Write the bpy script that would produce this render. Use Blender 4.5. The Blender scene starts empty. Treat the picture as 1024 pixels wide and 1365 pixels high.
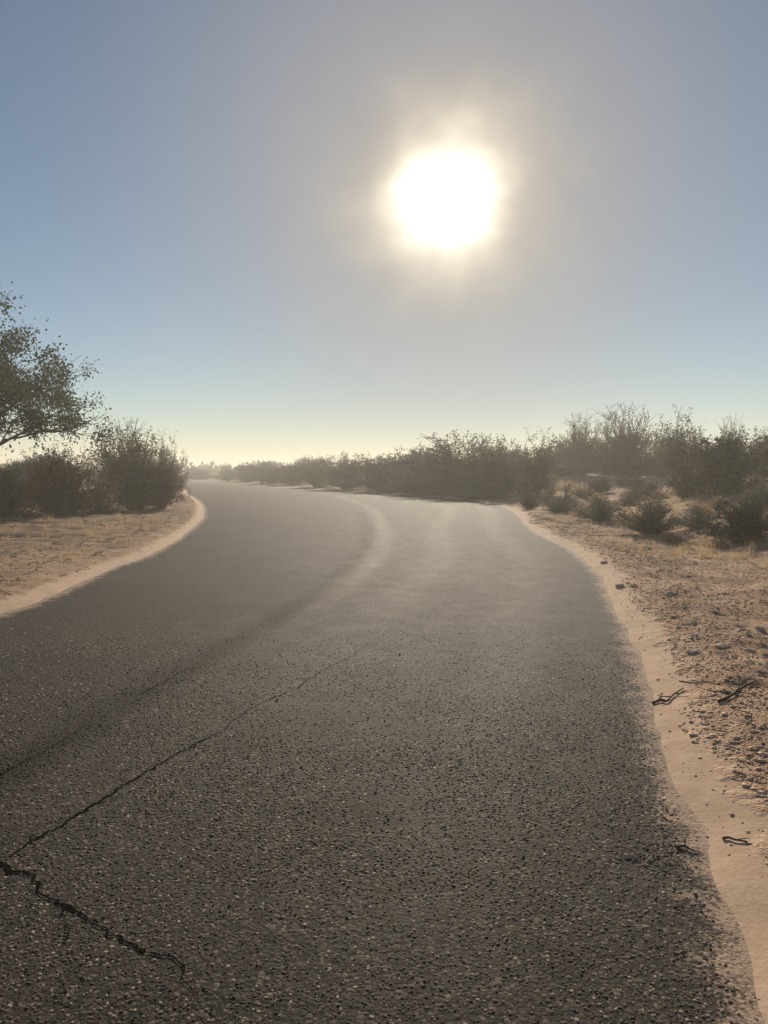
import bpy, math, random
import numpy as np
from mathutils import Vector

S = bpy.context.scene
C = S.collection
R = math.radians

# ------------------------------------------------------------------ camera
F_PX, W_PX, H_PX = 1027.0, 1024.0, 1365.0      # focal length and frame in the photo's pixels
EYE = 1.5
PITCH = math.atan((H_PX / 2 - 630.0) / F_PX)    # horizon lies a little above the middle
cam_data = bpy.data.cameras.new('camera')
cam = bpy.data.objects.new('camera', cam_data)
C.objects.link(cam)
cam_data.sensor_fit = 'VERTICAL'
cam_data.sensor_height = 36.0
cam_data.lens = F_PX / H_PX * 36.0
cam_data.clip_start = 0.05
cam_data.clip_end = 8000.0
cam.location = (0, 0, EYE)
cam.rotation_euler = (R(90) - PITCH, 0, 0)
S.camera = cam


def pix_dir(px, py):
    """Direction of a pixel of the photo in the world (the camera looks along +Y, a little down)."""
    u, v = (px - W_PX / 2) / F_PX, (H_PX / 2 - py) / F_PX
    c, s = math.cos(PITCH), math.sin(PITCH)
    return Vector((u, c + v * s, v * c - s)).normalized()


# ------------------------------------------------------------------ sky and sun
SUN_DIR = pix_dir(600, 268)
SUN_EL = math.asin(SUN_DIR.z)
SUN_AZ = math.atan2(SUN_DIR.x, SUN_DIR.y)

world = bpy.data.worlds.new('World')
S.world = world
world.use_nodes = True
wt = world.node_tree
wt.nodes.clear()
wn = wt.nodes.new


def wmath(op, a, b=None):
    n = wn('ShaderNodeMath')
    n.operation = op
    for i, v in enumerate((a, b)):
        if v is None:
            continue
        if isinstance(v, (int, float)):
            n.inputs[i].default_value = v
        else:
            wt.links.new(v, n.inputs[i])
    return n.outputs[0]


sky = wn('ShaderNodeTexSky')
sky.sky_type = 'NISHITA'
sky.sun_disc = False
sky.sun_elevation = SUN_EL
sky.sun_rotation = SUN_AZ
sky.altitude = 500
sky.air_density = 1.0
sky.dust_density = 0.0
sky.ozone_density = 1.4
tc = wn('ShaderNodeTexCoord')
dot = wn('ShaderNodeVectorMath')
dot.operation = 'DOT_PRODUCT'
wt.links.new(tc.outputs['Generated'], dot.inputs[0])
dot.inputs[1].default_value = SUN_DIR
ang = wmath('MULTIPLY', wmath('ARCCOSINE', wmath('MINIMUM', dot.outputs['Value'], 1.0)), 180 / math.pi)   # degrees off the sun


wnz = wn('ShaderNodeTexNoise')
wnz.inputs['Scale'].default_value = 14.0
wnz.inputs['Detail'].default_value = 2.0
wt.links.new(tc.outputs['Generated'], wnz.inputs['Vector'])
ang_u = wmath('MULTIPLY', ang, wmath('ADD', wmath('MULTIPLY', wnz.outputs['Fac'], 0.70), 0.65))     # thin uneven dust makes the glare ragged


def lobe(width, power, amp, col):
    """One ring of the sun's own glare in the dusty air."""
    e = wmath('MULTIPLY', wmath('POWER', 2.718281828, wmath('MULTIPLY', wmath('POWER', wmath('DIVIDE', ang_u, width), power), -1.0)), amp)
    m = wn('ShaderNodeVectorMath')
    m.operation = 'SCALE'
    m.inputs[0].default_value = col
    wt.links.new(e, m.inputs['Scale'])
    return m.outputs[0]


def vadd(a, b):
    m = wn('ShaderNodeVectorMath')
    m.operation = 'ADD'
    wt.links.new(a, m.inputs[0])
    wt.links.new(b, m.inputs[1])
    return m.outputs[0]


SKY_STRENGTH = 0.068
# dust in the air: a warm veil round the sun that takes the blue out, and the sun's own glare
veil = wmath('MULTIPLY', wmath('POWER', 2.718281828, wmath('MULTIPLY', wmath('POWER', wmath('DIVIDE', ang, 18.0), 2.0), -1.0)), 0.92)
vm = wn('ShaderNodeMix')
vm.data_type = 'RGBA'
wt.links.new(veil, vm.inputs[0])
wt.links.new(sky.outputs[0], vm.inputs[6])
vm.inputs[7].default_value = (0.455 / SKY_STRENGTH, 0.415 / SKY_STRENGTH, 0.375 / SKY_STRENGTH, 1)
glare = vadd(lobe(1.85, 1.5, 90.0, (1, 0.95, 0.80)), lobe(5.2, 1.9, 6.6, (1.0, 0.76, 0.34)))
total = vadd(vm.outputs[2], glare)
bg = wn('ShaderNodeBackground')
bg.inputs['Strength'].default_value = SKY_STRENGTH
wt.links.new(total, bg.inputs['Color'])
wo = wn('ShaderNodeOutputWorld')
wt.links.new(bg.outputs[0], wo.inputs['Surface'])

sun_data = bpy.data.lights.new('sun', 'SUN')
sun_data.energy = 5.0
sun_data.angle = R(0.6)
sun_data.color = (1.0, 0.87, 0.69)
sun = bpy.data.objects.new('sun', sun_data)
C.objects.link(sun)
sun.location = SUN_DIR * 60
sun.rotation_euler = SUN_DIR.to_track_quat('Z', 'Y').to_euler()

S.view_settings.view_transform = 'Standard'
S.view_settings.look = 'None'
S.view_settings.gamma = 1.0
S.view_settings.use_curve_mapping = False
S.view_settings.exposure = 0.0
S.render.engine = 'CYCLES'
S.cycles.use_denoising = True
S.cycles.max_bounces = 6
S.cycles.diffuse_bounces = 3
S.cycles.transmission_bounces = 3
S.cycles.volume_bounces = 1
S.cycles.transparent_max_bounces = 4
S.cycles.sample_clamp_indirect = 4.0

rng = np.random.default_rng(7)
rnd = random.Random(7)


# ------------------------------------------------------------------ helpers
def link_mesh(name, verts, faces, mat, parent=None, smooth=False):
    me = bpy.data.meshes.new(name)
    verts = np.asarray(verts, dtype=np.float32)
    if isinstance(faces, np.ndarray):
        n = faces.shape[1]
        me.vertices.add(len(verts))
        me.vertices.foreach_set('co', verts.ravel())
        me.loops.add(faces.size)
        me.loops.foreach_set('vertex_index', faces.astype(np.int32).ravel())
        me.polygons.add(len(faces))
        me.polygons.foreach_set('loop_start', np.arange(0, faces.size, n, dtype=np.int32))
        me.update(calc_edges=True)
        me.validate()
    else:
        me.from_pydata(verts.tolist(), [], faces)
    if smooth:
        me.polygons.foreach_set('use_smooth', np.ones(len(me.polygons), dtype=bool))
    me.materials.append(mat)
    o = bpy.data.objects.new(name, me)
    C.objects.link(o)
    if parent is not None:
        o.parent = parent
    return o


def tag(o, label=None, cat=None, group=None, kind=None):
    for k, v in (('label', label), ('category', cat), ('group', group), ('kind', kind)):
        if v:
            o[k] = v
    return o


def empty(name, loc):
    o = bpy.data.objects.new(name, None)
    C.objects.link(o)
    o.location = loc
    o.empty_display_size = 0.2
    return o


def _hash(ix, iy, seed):
    h = (ix.astype(np.int64) * 374761393 + iy.astype(np.int64) * 668265263 + seed * 974634777) & 0xFFFFFFFF
    h = ((h ^ (h >> 13)) * 1274126177) & 0xFFFFFFFF
    return ((h ^ (h >> 16)) & 0xFFFF) / 65535.0


def vnoise(x, y, seed=0):
    """Smooth value noise in -1..1 over numpy arrays."""
    x, y = np.asarray(x, float), np.asarray(y, float)
    ix, iy = np.floor(x), np.floor(y)
    fx, fy = x - ix, y - iy
    fx, fy = fx * fx * (3 - 2 * fx), fy * fy * (3 - 2 * fy)
    a, b = _hash(ix, iy, seed), _hash(ix + 1, iy, seed)
    c, d = _hash(ix, iy + 1, seed), _hash(ix + 1, iy + 1, seed)
    return ((a * (1 - fx) + b * fx) * (1 - fy) + (c * (1 - fx) + d * fx) * fy) * 2 - 1


def fbm(x, y, seed=0, octaves=3):
    s, a = 0.0, 1.0
    for k in range(octaves):
        s = s + a * vnoise(x * 2 ** k + 17.3 * k, y * 2 ** k - 9.1 * k, seed + k)
        a *= 0.5
    return s


def sstep(a, b, x):
    t = np.clip((x - a) / (b - a), 0, 1)
    return t * t * (3 - 2 * t)


def flat(px, py):
    d = pix_dir(px, py)
    t = EYE / -d.z
    return (d.x * t, d.y * t)


def smooth_line(pts, n=14):
    """Catmull-Rom through the points."""
    p = np.array(pts, float)
    p = np.vstack([2 * p[0] - p[1], p, 2 * p[-1] - p[-2]])
    out = []
    for i in range(1, len(p) - 2):
        for k in range(n):
            t = k / n
            out.append(0.5 * (2 * p[i] + (p[i + 1] - p[i - 1]) * t + (2 * p[i - 1] - 5 * p[i] + 4 * p[i + 1] - p[i + 2]) * t * t
                              + (3 * p[i] - p[i - 1] - 3 * p[i + 1] + p[i + 2]) * t ** 3))
    out.append(p[-2])
    return np.array(out)


# ------------------------------------------------------------------ road edges on the ground (metres)
right_edge = [(-3.0, -8.0), (0.1, -0.5)] + [flat(*p) for p in ((1005, 1331), (950, 1156), (880, 992), (850, 872), (816, 801), (797, 764), (756, 730), (712, 708))] \
    + [(5.2, 31.5), (4.9, 38.0), (3.2, 46.0), (-0.4, 56.0), (-7.5, 72.0), (-17.5, 96.0), (-38.0, 150.0), (-75.0, 240.0)]
left_edge = [(-8.6, -8.0), (-5.6, -0.5)] + [(-4.75, 3.5)] + [flat(*p) for p in ((0, 821), (92, 786), (146, 760), (205, 738), (249, 711), (272, 688))] \
    + [(-9.3, 39.0), (-14.3, 56.0), (-19.5, 75.0), (-27.0, 98.0), (-46.5, 150.0), (-84.0, 240.0)]
RE, LE = smooth_line(right_edge, 5), smooth_line(left_edge, 5)


def resample(line, n, power=1.0):
    d = np.r_[0, np.cumsum(np.hypot(*np.diff(line, axis=0).T))]
    t = np.linspace(0, 1, n) ** power * d[-1]
    return np.c_[np.interp(t, d, line[:, 0]), np.interp(t, d, line[:, 1])]


def line_dist(px, py, line):
    """Distance to a polyline and the side (positive on its right)."""
    px, py = np.asarray(px, float), np.asarray(py, float)
    A, E = line[:-1], np.diff(line, axis=0)
    L = (E ** 2).sum(1) + 1e-12
    dist, side = np.empty(px.shape), np.empty(px.shape)
    for i in range(0, px.size, 20000):
        x, y = px[i:i + 20000, None] - A[None, :, 0], py[i:i + 20000, None] - A[None, :, 1]
        t = np.clip((x * E[:, 0] + y * E[:, 1]) / L, 0, 1)
        d2 = (x - t * E[:, 0]) ** 2 + (y - t * E[:, 1]) ** 2
        k = d2.argmin(1)
        q = np.arange(len(k))
        dist[i:i + 20000] = np.sqrt(d2[q, k])
        side[i:i + 20000] = np.sign(x[q, k] * E[k, 1] - y[q, k] * E[k, 0])
    return dist, side


def out_of_road(x, y):
    """Signed metres outside the road (negative on it), and metres outside each edge."""
    dr, sr = line_dist(x, y, RE)
    dl, sl = line_dist(x, y, LE)
    r, l = dr * sr, -dl * sl
    return np.maximum(r, l), r, l


def height(x, y, orl=None):
    x, y = np.asarray(x, float), np.asarray(y, float)
    o, r, l = orl or out_of_road(x, y)
    far = np.hypot(x, y)
    h = 1.15 * sstep(1.5, 13, r) * sstep(4, 18, y) + 0.30 * sstep(1.0, 14, l)
    h = h + sstep(0.3, 4, o) * (0.10 * fbm(x * 0.28, y * 0.28, 3, 3) + 0.035 * fbm(x * 1.3, y * 1.3, 5, 3))
    h = h + sstep(0.2, 0.7, o) * (0.022 * fbm(x * 5, y * 5, 9, 2) + 0.017 * vnoise(x * 9, y * 9, 19) * sstep(14, 8, y))
    h = h + sstep(.8, 3, l) * 0.07 * fbm(x * .45, y * 1.1, 61, 2)
    h = h + sstep(0.30, 0.55, o) * sstep(1.3, 0.75, o) * 0.035 * (1 + 0.6 * vnoise(x * 0.9, y * 0.9, 21))       # graded lip behind the sand strip
    h = h + sstep(60, 500, far) * 1.2 * fbm(x * 0.004, y * 0.004, 11, 2)
    edge = 0.008 * fbm(x * 2.2, y * 2.2, 31, 2)
    return h + np.where(o < 0.6, sstep(-0.35, 0.35, o) * 0.11 - 0.055 + edge * sstep(0.6, 0.2, np.abs(o)), 0.055)


def height1(x, y):
    return float(height(np.array([x]), np.array([y]))[0])


def ground_at(px, py):
    """Where the ray through a photo pixel meets the ground."""
    d = pix_dir(px, py)
    t, z = EYE / max(-d.z, 1e-4), 0.0
    for _ in range(25):
        z = height1(d.x * t, d.y * t)
        t = 0.5 * t + 0.5 * (z - EYE) / min(d.z, -1e-4)
    return Vector((d.x * t, d.y * t, height1(d.x * t, d.y * t)))


# ------------------------------------------------------------------ materials
def new_mat(name):
    m = bpy.data.materials.new(name)
    m.use_nodes = True
    nt = m.node_tree
    return m, nt, nt.nodes['Principled BSDF']


class NT:
    """Small wrapper that keeps node code short."""
    def __init__(self, nt):
        self.nt = nt

    def put(self, sock, v):
        if hasattr(v, 'is_output'):
            self.nt.links.new(v, sock)
        else:
            sock.default_value = v

    def node(self, typ, **kw):
        n = self.nt.nodes.new(typ)
        for k, v in kw.items():
            setattr(n, k, v)
        return n

    def math(self, op, a, b=0.0, clamp=False):
        n = self.node('ShaderNodeMath', operation=op, use_clamp=clamp)
        self.put(n.inputs[0], a)
        self.put(n.inputs[1], b)
        return n.outputs[0]

    def noise(self, vec, scale, detail=4, rough=0.6):
        n = self.node('ShaderNodeTexNoise')
        self.put(n.inputs['Vector'], vec)
        n.inputs['Scale'].default_value = scale
        n.inputs['Detail'].default_value = detail
        n.inputs['Roughness'].default_value = rough
        return n.outputs['Fac']

    def voro(self, vec, scale, out='Color', feature='F1'):
        n = self.node('ShaderNodeTexVoronoi', feature=feature)
        self.put(n.inputs['Vector'], vec)
        n.inputs['Scale'].default_value = scale
        return n.outputs[out]

    def ramp(self, fac, stops):
        n = self.node('ShaderNodeValToRGB')
        while len(n.color_ramp.elements) < len(stops):
            n.color_ramp.elements.new(0.5)
        for e, (p, c) in zip(n.color_ramp.elements, stops):
            e.position = p
            e.color = (*c, 1) if len(c) == 3 else c
        self.put(n.inputs[0], fac)
        return n.outputs[0]

    def mix(self, fac, a, b, blend='MIX'):
        n = self.node('ShaderNodeMix', data_type='RGBA', blend_type=blend)
        self.put(n.inputs[0], fac)
        for i, v in ((6, a), (7, b)):
            self.put(n.inputs[i], (*v, 1) if isinstance(v, tuple) and len(v) == 3 else v)
        return n.outputs[2]

    def mrange(self, v, a, b, c=0.0, d=1.0):
        n = self.node('ShaderNodeMapRange', interpolation_type='SMOOTHSTEP')
        self.put(n.inputs[0], v)
        for i, q in enumerate((a, b, c, d)):
            n.inputs[i + 1].default_value = q
        return n.outputs[0]

    def attr(self, name, out='Fac'):
        return self.node('ShaderNodeAttribute', attribute_name=name).outputs[out]

    def sep(self, v):
        n = self.node('ShaderNodeSeparateXYZ')
        self.put(n.inputs[0], v)
        return n.outputs

    def pos(self):
        return self.node('ShaderNodeNewGeometry').outputs['Position']

    def bump(self, h, strength, dist, normal=None):
        n = self.node('ShaderNodeBump')
        n.inputs['Strength'].default_value = strength
        n.inputs['Distance'].default_value = dist
        self.put(n.inputs['Height'], h)
        if normal is not None:
            self.put(n.inputs['Normal'], normal)
        return n.outputs[0]


def asphalt_material():
    m, nt, b = new_mat('worn_asphalt')
    T = NT(nt)
    p = T.pos()
    warp = T.node('ShaderNodeVectorMath', operation='ADD')
    wv_ = T.node('ShaderNodeTexNoise')
    wv_.inputs['Scale'].default_value = 40
    T.put(wv_.inputs['Vector'], p)
    ws = T.node('ShaderNodeVectorMath', operation='SCALE')
    T.put(ws.inputs[0], wv_.outputs['Color'])
    ws.inputs['Scale'].default_value = 0.02
    T.put(warp.inputs[0], p)
    T.put(warp.inputs[1], ws.outputs[0])
    p2 = warp.outputs[0]
    stones = T.sep(T.voro(p2, 58, 'Color'))
    cell = T.voro(p2, 58, 'Distance')
    fine = T.sep(T.voro(p2, 130, 'Color'))
    fcell = T.voro(p2, 130, 'Distance')
    base = T.ramp(stones[0], [(0.0, (0.008, 0.0058, 0.0040)), (0.40, (0.027, 0.0195, 0.0132)), (0.75, (0.070, 0.051, 0.035)), (0.90, (0.165, 0.122, 0.084)), (1.0, (0.32, 0.245, 0.17))])
    base = T.mix(0.45, base, T.ramp(fine[1], [(0, (0.008, 0.007, 0.006)), (0.7, (0.060, 0.050, 0.039)), (1, (0.22, 0.18, 0.14))]))
    gap = T.mrange(cell, 0.40, 0.75, 0.0, 1.0)
    base = T.mix(T.math('MULTIPLY', gap, 0.8), base, (0.010, 0.009, 0.008))
    # wear along the road: across = metres from the right edge
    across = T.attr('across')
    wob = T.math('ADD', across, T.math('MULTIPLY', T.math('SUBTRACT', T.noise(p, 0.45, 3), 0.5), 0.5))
    joint = T.mrange(T.math('ADD', T.attr('seam'), T.math('MULTIPLY', T.math('SUBTRACT', T.noise(p, 3.0, 4), 0.5), 0.24)), 0.0, 0.27, 1.0, 0.0)
    joint = T.math('MULTIPLY', joint, T.mrange(T.noise(p, 1.7, 3), 0.30, 0.60, 0.55, 1.0))
    base = T.mix(T.math('MULTIPLY', joint, 0.75), base, (0.009, 0.008, 0.007))
    worn = T.mrange(T.math('ADD', T.attr('wear'), T.math('MULTIPLY', T.math('SUBTRACT', T.noise(p, 1.4, 5), 0.5), 0.45)), 0.02, 0.36, 1.0, 0.0)
    worn = T.math('MULTIPLY', worn, T.mrange(T.sep(p)[1], 6.0, 12.0, 0.0, 1.0))
    base = T.mix(T.math('MULTIPLY', worn, 0.42), base, (0.26, 0.205, 0.150))
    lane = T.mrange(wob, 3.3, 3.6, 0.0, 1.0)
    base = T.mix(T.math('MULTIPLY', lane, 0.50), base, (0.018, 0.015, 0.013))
    patch = T.noise(p, 0.55, 4, 0.65)
    base = T.mix(T.mrange(patch, 0.35, 0.75, 0.0, 0.40), base, (0.082, 0.063, 0.045))
    speck = T.sep(T.voro(p, 80, 'Color'))[1]
    dust = T.mrange(T.math('ADD', T.attr('edge'), T.math('ADD', T.math('MULTIPLY', T.noise(p, 5.0, 4), 0.40), T.math('MULTIPLY', speck, 0.14))), 0.26, 0.42, 0.95, 0.0)
    base = T.mix(dust, base, (0.50, 0.345, 0.24))
    nt.links.new(base, b.inputs['Base Color'])
    track = T.mrange(T.math('ABSOLUTE', T.math('SUBTRACT', T.math('ABSOLUTE', T.math('SUBTRACT', wob, 1.75)), 0.75)), 0.1, 0.45, 1.0, 0.0)
    rough = T.math('SUBTRACT', T.mrange(T.noise(p, 2.6, 5, 0.7), 0.3, 0.7, 0.84, 0.80), T.math('ADD', T.math('MULTIPLY', track, 0.02), T.math('MULTIPLY', worn, 0.035)))
    nt.links.new(rough, b.inputs['Roughness'])
    nt.links.new(T.math('SUBTRACT', 0.12, T.math('MULTIPLY', joint, 0.055)), b.inputs['Specular IOR Level'])
    h = T.math('ADD', T.math('MULTIPLY', T.math('SUBTRACT', 1.0, cell), 0.8), T.math('MULTIPLY', stones[2], 0.9))
    h = T.math('ADD', h, T.math('ADD', T.math('MULTIPLY', T.math('SUBTRACT', 1.0, fcell), 0.3), T.math('MULTIPLY', fine[0], 0.5)))
    nrm = T.bump(h, 0.6, 0.006)
    nt.links.new(nrm, b.inputs['Normal'])
    return m


def soil_material():
    m, nt, b = new_mat('desert_soil')
    T = NT(nt)
    p = T.pos()
    o = T.attr('verge')
    n1, n2, n3 = T.noise(p, 1.1, 5), T.noise(p, 6.0, 5), T.noise(p, 40, 4)
    rough_soil = T.ramp(n1, [(0.34, (0.27, 0.148, 0.074)), (0.48, (0.54, 0.320, 0.180)), (0.64, (0.78, 0.520, 0.330))])
    rough_soil = T.mix(T.mrange(n2, 0.42, 0.62, 0.0, 0.5), rough_soil, (0.28, 0.160, 0.092))
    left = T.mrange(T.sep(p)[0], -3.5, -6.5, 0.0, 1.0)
    rough_soil = T.mix(T.math('MULTIPLY', left, T.mrange(T.noise(p, 0.8, 5, .7), 0.36, 0.58, 0.15, 0.9)), rough_soil, (0.20, 0.125, 0.068))  # patchy tree shade on the left bank, put into the soil colour
    speck = T.sep(T.voro(p, 75, 'Color'))
    rough_soil = T.mix(0.30, rough_soil, T.ramp(speck[0], [(0, (0.11, 0.070, 0.045)), (0.5, (0.42, 0.28, 0.185)), (1, (0.72, 0.54, 0.40))]))
    sand = T.mix(T.mrange(n2, 0.3, 0.7, 0, 1), (0.58, 0.390, 0.255), (0.70, 0.490, 0.335))
    sand = T.mix(0.12, sand, T.ramp(speck[1], [(0, (0.2, 0.13, 0.09)), (1, (0.6, 0.45, 0.34))]))
    edge = T.math('ADD', o, T.math('ADD', T.math('MULTIPLY', T.math('SUBTRACT', n2, 0.5), 0.35), T.math('MULTIPLY', T.math('SUBTRACT', n1, 0.5), 0.5)))
    f = T.mrange(edge, 0.20, 0.40, 0.0, 1.0)
    col = T.mix(f, sand, rough_soil)
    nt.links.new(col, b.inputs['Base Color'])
    b.inputs['Roughness'].default_value = 0.95
    b.inputs['Specular IOR Level'].default_value = 0.15
    hgt = T.math('ADD', T.math('MULTIPLY', n3, 0.6), T.math('MULTIPLY', T.math('SUBTRACT', 1.0, T.voro(p, 75, 'Distance')), T.math('MULTIPLY', f, 0.7)))
    hgt = T.math('MULTIPLY', T.math('ADD', hgt, T.math('MULTIPLY', n2, 1.2)), T.math('ADD', 0.3, T.math('MULTIPLY', f, 0.7)))
    nrm = T.bump(hgt, 0.7, 0.02)
    nt.links.new(nrm, b.inputs['Normal'])
    return m


def plain_material(name, c1, c2, scale=20, rough=0.9, spec=0.2):
    m, nt, b = new_mat(name)
    T = NT(nt)
    f = T.noise(T.pos(), scale, 4)
    nt.links.new(T.ramp(f, [(0.3, c1), (0.7, c2)]), b.inputs['Base Color'])
    b.inputs['Roughness'].default_value = rough
    b.inputs['Specular IOR Level'].default_value = spec
    return m


def leaf_material(name, c1, c2, trans=0.35):
    m, nt, b = new_mat(name)
    T = NT(nt)
    f = T.noise(T.pos(), 3.5, 3)
    rndv = T.attr('tint')
    col = T.mix(T.math('ADD', T.math('MULTIPLY', f, 0.5), T.math('MULTIPLY', rndv, 0.5)), c1, c2)
    nt.links.new(col, b.inputs['Base Color'])
    b.inputs['Roughness'].default_value = 0.7
    b.inputs['Specular IOR Level'].default_value = 0.25
    tr = T.node('ShaderNodeBsdfTranslucent')
    nt.links.new(col, tr.inputs['Color'])
    mx = T.node('ShaderNodeMixShader')
    mx.inputs[0].default_value = trans
    nt.links.new(b.outputs[0], mx.inputs[1])
    nt.links.new(tr.outputs[0], mx.inputs[2])
    nt.links.new(mx.outputs[0], nt.nodes['Material Output'].inputs['Surface'])
    return m


def aggregate_material():
    m, nt, b = new_mat('asphalt_stone')
    T = NT(nt)
    c = T.ramp(T.attr('tint'), [(0.0, (0.018, 0.0125, 0.0080)), (0.40, (0.062, 0.044, 0.029)), (0.68, (0.16, 0.116, 0.078)), (0.86, (0.37, 0.280, 0.195)), (1.0, (0.58, 0.46, 0.34))])
    nt.links.new(T.mix(0.25, c, T.ramp(T.noise(T.pos(), 160, 3), [(0.3, (0.02, 0.017, 0.013)), (0.7, (0.20, 0.165, 0.13))])), b.inputs['Base Color'])
    b.inputs['Roughness'].default_value = 0.85
    b.inputs['Specular IOR Level'].default_value = 0.2
    return m


M_AGG = aggregate_material()
M_ROAD = asphalt_material()
M_SOIL = soil_material()
M_CRACK = plain_material('crack_shadow', (0.008, 0.007, 0.006), (0.02, 0.016, 0.013), 30, 1.0, 0.0)  # near-black colour stands in for the shadow inside the cracks
M_BARK = plain_material('grey_brown_bark', (0.07, 0.052, 0.04), (0.15, 0.115, 0.09), 18)
M_TWIG = plain_material('dry_twig', (0.10, 0.07, 0.05), (0.20, 0.145, 0.10), 12)
M_STICK = plain_material('weathered_stick', (0.05, 0.035, 0.026), (0.11, 0.08, 0.06), 25)
M_PALE = plain_material('bleached_twig', (0.36, 0.28, 0.21), (0.52, 0.42, 0.33), 25)
M_STONE = plain_material('desert_stone', (0.42, 0.285, 0.19), (0.72, 0.54, 0.40), 14)
M_CHIP = plain_material('loose_chip', (0.06, 0.052, 0.045), (0.28, 0.23, 0.19), 55, 0.8, 0.4)
M_STRAW = leaf_material('dry_straw', (0.42, 0.30, 0.15), (0.64, 0.48, 0.27), 0.45)
M_OLIVE = leaf_material('olive_leaf', (0.090, 0.092, 0.048), (0.160, 0.152, 0.082), 0.55)
M_GREY = leaf_material('grey_green_leaf', (0.095, 0.098, 0.068), (0.170, 0.165, 0.115), 0.45)
M_RUST = leaf_material('brown_leaf', (0.070, 0.038, 0.023), (0.120, 0.072, 0.042), 0.25)
M_DARK = leaf_material('dark_green_leaf', (0.028, 0.038, 0.018), (0.062, 0.072, 0.034), 0.25)

M_MESQ = leaf_material('mesquite_leaf', (0.040, 0.050, 0.030), (0.095, 0.105, 0.065), 0.4)


# ------------------------------------------------------------------ ground and road
def steps(*segs):
    out = []
    for a, b, s in segs:
        out.append(np.arange(a, b, s))
    return np.concatenate(out)


def geo(a, b, n):
    return a * (b / a) ** (np.arange(1, n + 1) / n)


xs = np.concatenate([-geo(34, 2600, 34)[::-1], steps((-34, -14, 0.5), (-14, 0.4, 0.13), (0.4, 6.2, 0.055), (6.2, 14, 0.16), (14, 34.1, 0.6)), geo(34.1, 2600, 34)])
ys = np.concatenate([-geo(10, 2000, 14)[::-1], steps((-10, 1.4, 0.8), (1.4, 8, 0.045), (8, 24, 0.11), (24, 60, 0.3), (60, 130, 1.4)), geo(130, 2600, 40)])
GX, GY = np.meshgrid(xs, ys)
gx, gy = GX.ravel(), GY.ravel()
orl = out_of_road(gx, gy)
o_all = orl[0]
gz = height(gx, gy, orl)
nx, ny = len(xs), len(ys)
idx = np.arange(nx * ny).reshape(ny, nx)
quads = np.stack([idx[:-1, :-1].ravel(), idx[:-1, 1:].ravel(), idx[1:, 1:].ravel(), idx[1:, :-1].ravel()], 1)
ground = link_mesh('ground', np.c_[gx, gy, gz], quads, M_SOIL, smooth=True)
a = ground.data.attributes.new('verge', 'FLOAT', 'POINT')
a.data.foreach_set('value', o_all.astype(np.float32))
tag(ground, 'pinkish tan desert soil on both sides of the road', kind='structure')

NR, NC = 900, 40
re_, le_ = resample(RE, NR, 1.6), resample(LE, NR, 1.6)
cross = re_ - le_
width = np.hypot(*cross.T)
unit = cross / width[:, None]
rv, ra, rd = [], [], []
for j in range(NC + 1):
    t = j / NC
    lo, hi = -0.45, width + 0.45
    s = lo + (hi - lo) * t                        # metres from the left edge
    pt = le_ + unit * s[:, None]
    u = s / width
    z = 0.004 + 0.05 * np.clip(u * (1 - u) * 4, 0, 1) + 0.006 * vnoise(pt[:, 0] * 0.8, pt[:, 1] * 0.8, 44)
    rv.append(np.c_[pt, z])
    ra.append(width - s)
    rd.append(np.minimum(s, width - s))
rv = np.stack(rv, 1).reshape(-1, 3)
ri = np.arange(NR * (NC + 1)).reshape(NR, NC + 1)
rq = np.stack([ri[:-1, :-1].ravel(), ri[:-1, 1:].ravel(), ri[1:, 1:].ravel(), ri[1:, :-1].ravel()], 1)
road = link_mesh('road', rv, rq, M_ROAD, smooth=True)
for nm, arr in (('across', ra), ('edge', rd)):
    at = road.data.attributes.new(nm, 'FLOAT', 'POINT')
    at.data.foreach_set('value', np.stack(arr, 1).ravel().astype(np.float32))
seam = smooth_line([flat(*p) for p in ((-80, 1105), (-20, 1058), (60, 1012), (130, 966), (215, 920), (300, 871), (370, 830), (432, 790), (470, 757), (488, 728), (488, 703), (478, 684))], 6)
wear = smooth_line([flat(*p) for p in ((360, 862), (440, 800), (478, 768), (506, 738), (512, 714), (504, 693), (488, 676), (450, 662))], 6)
for nm, ln in (('seam', seam), ('wear', wear)):
    at = road.data.attributes.new(nm, 'FLOAT', 'POINT')
    at.data.foreach_set('value', line_dist(rv[:, 0], rv[:, 1], ln)[0].astype(np.float32))
tag(road, 'worn grey asphalt road bending to the left', kind='structure')


def road_z(x, y):
    dl, dr = line_dist(np.array([x]), np.array([y]), LE)[0][0], line_dist(np.array([x]), np.array([y]), RE)[0][0]
    u = dl / (dl + dr)
    return 0.004 + 0.05 * u * (1 - u) * 4 + 0.006 * float(vnoise(x * 0.8, y * 0.8, 44))


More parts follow.
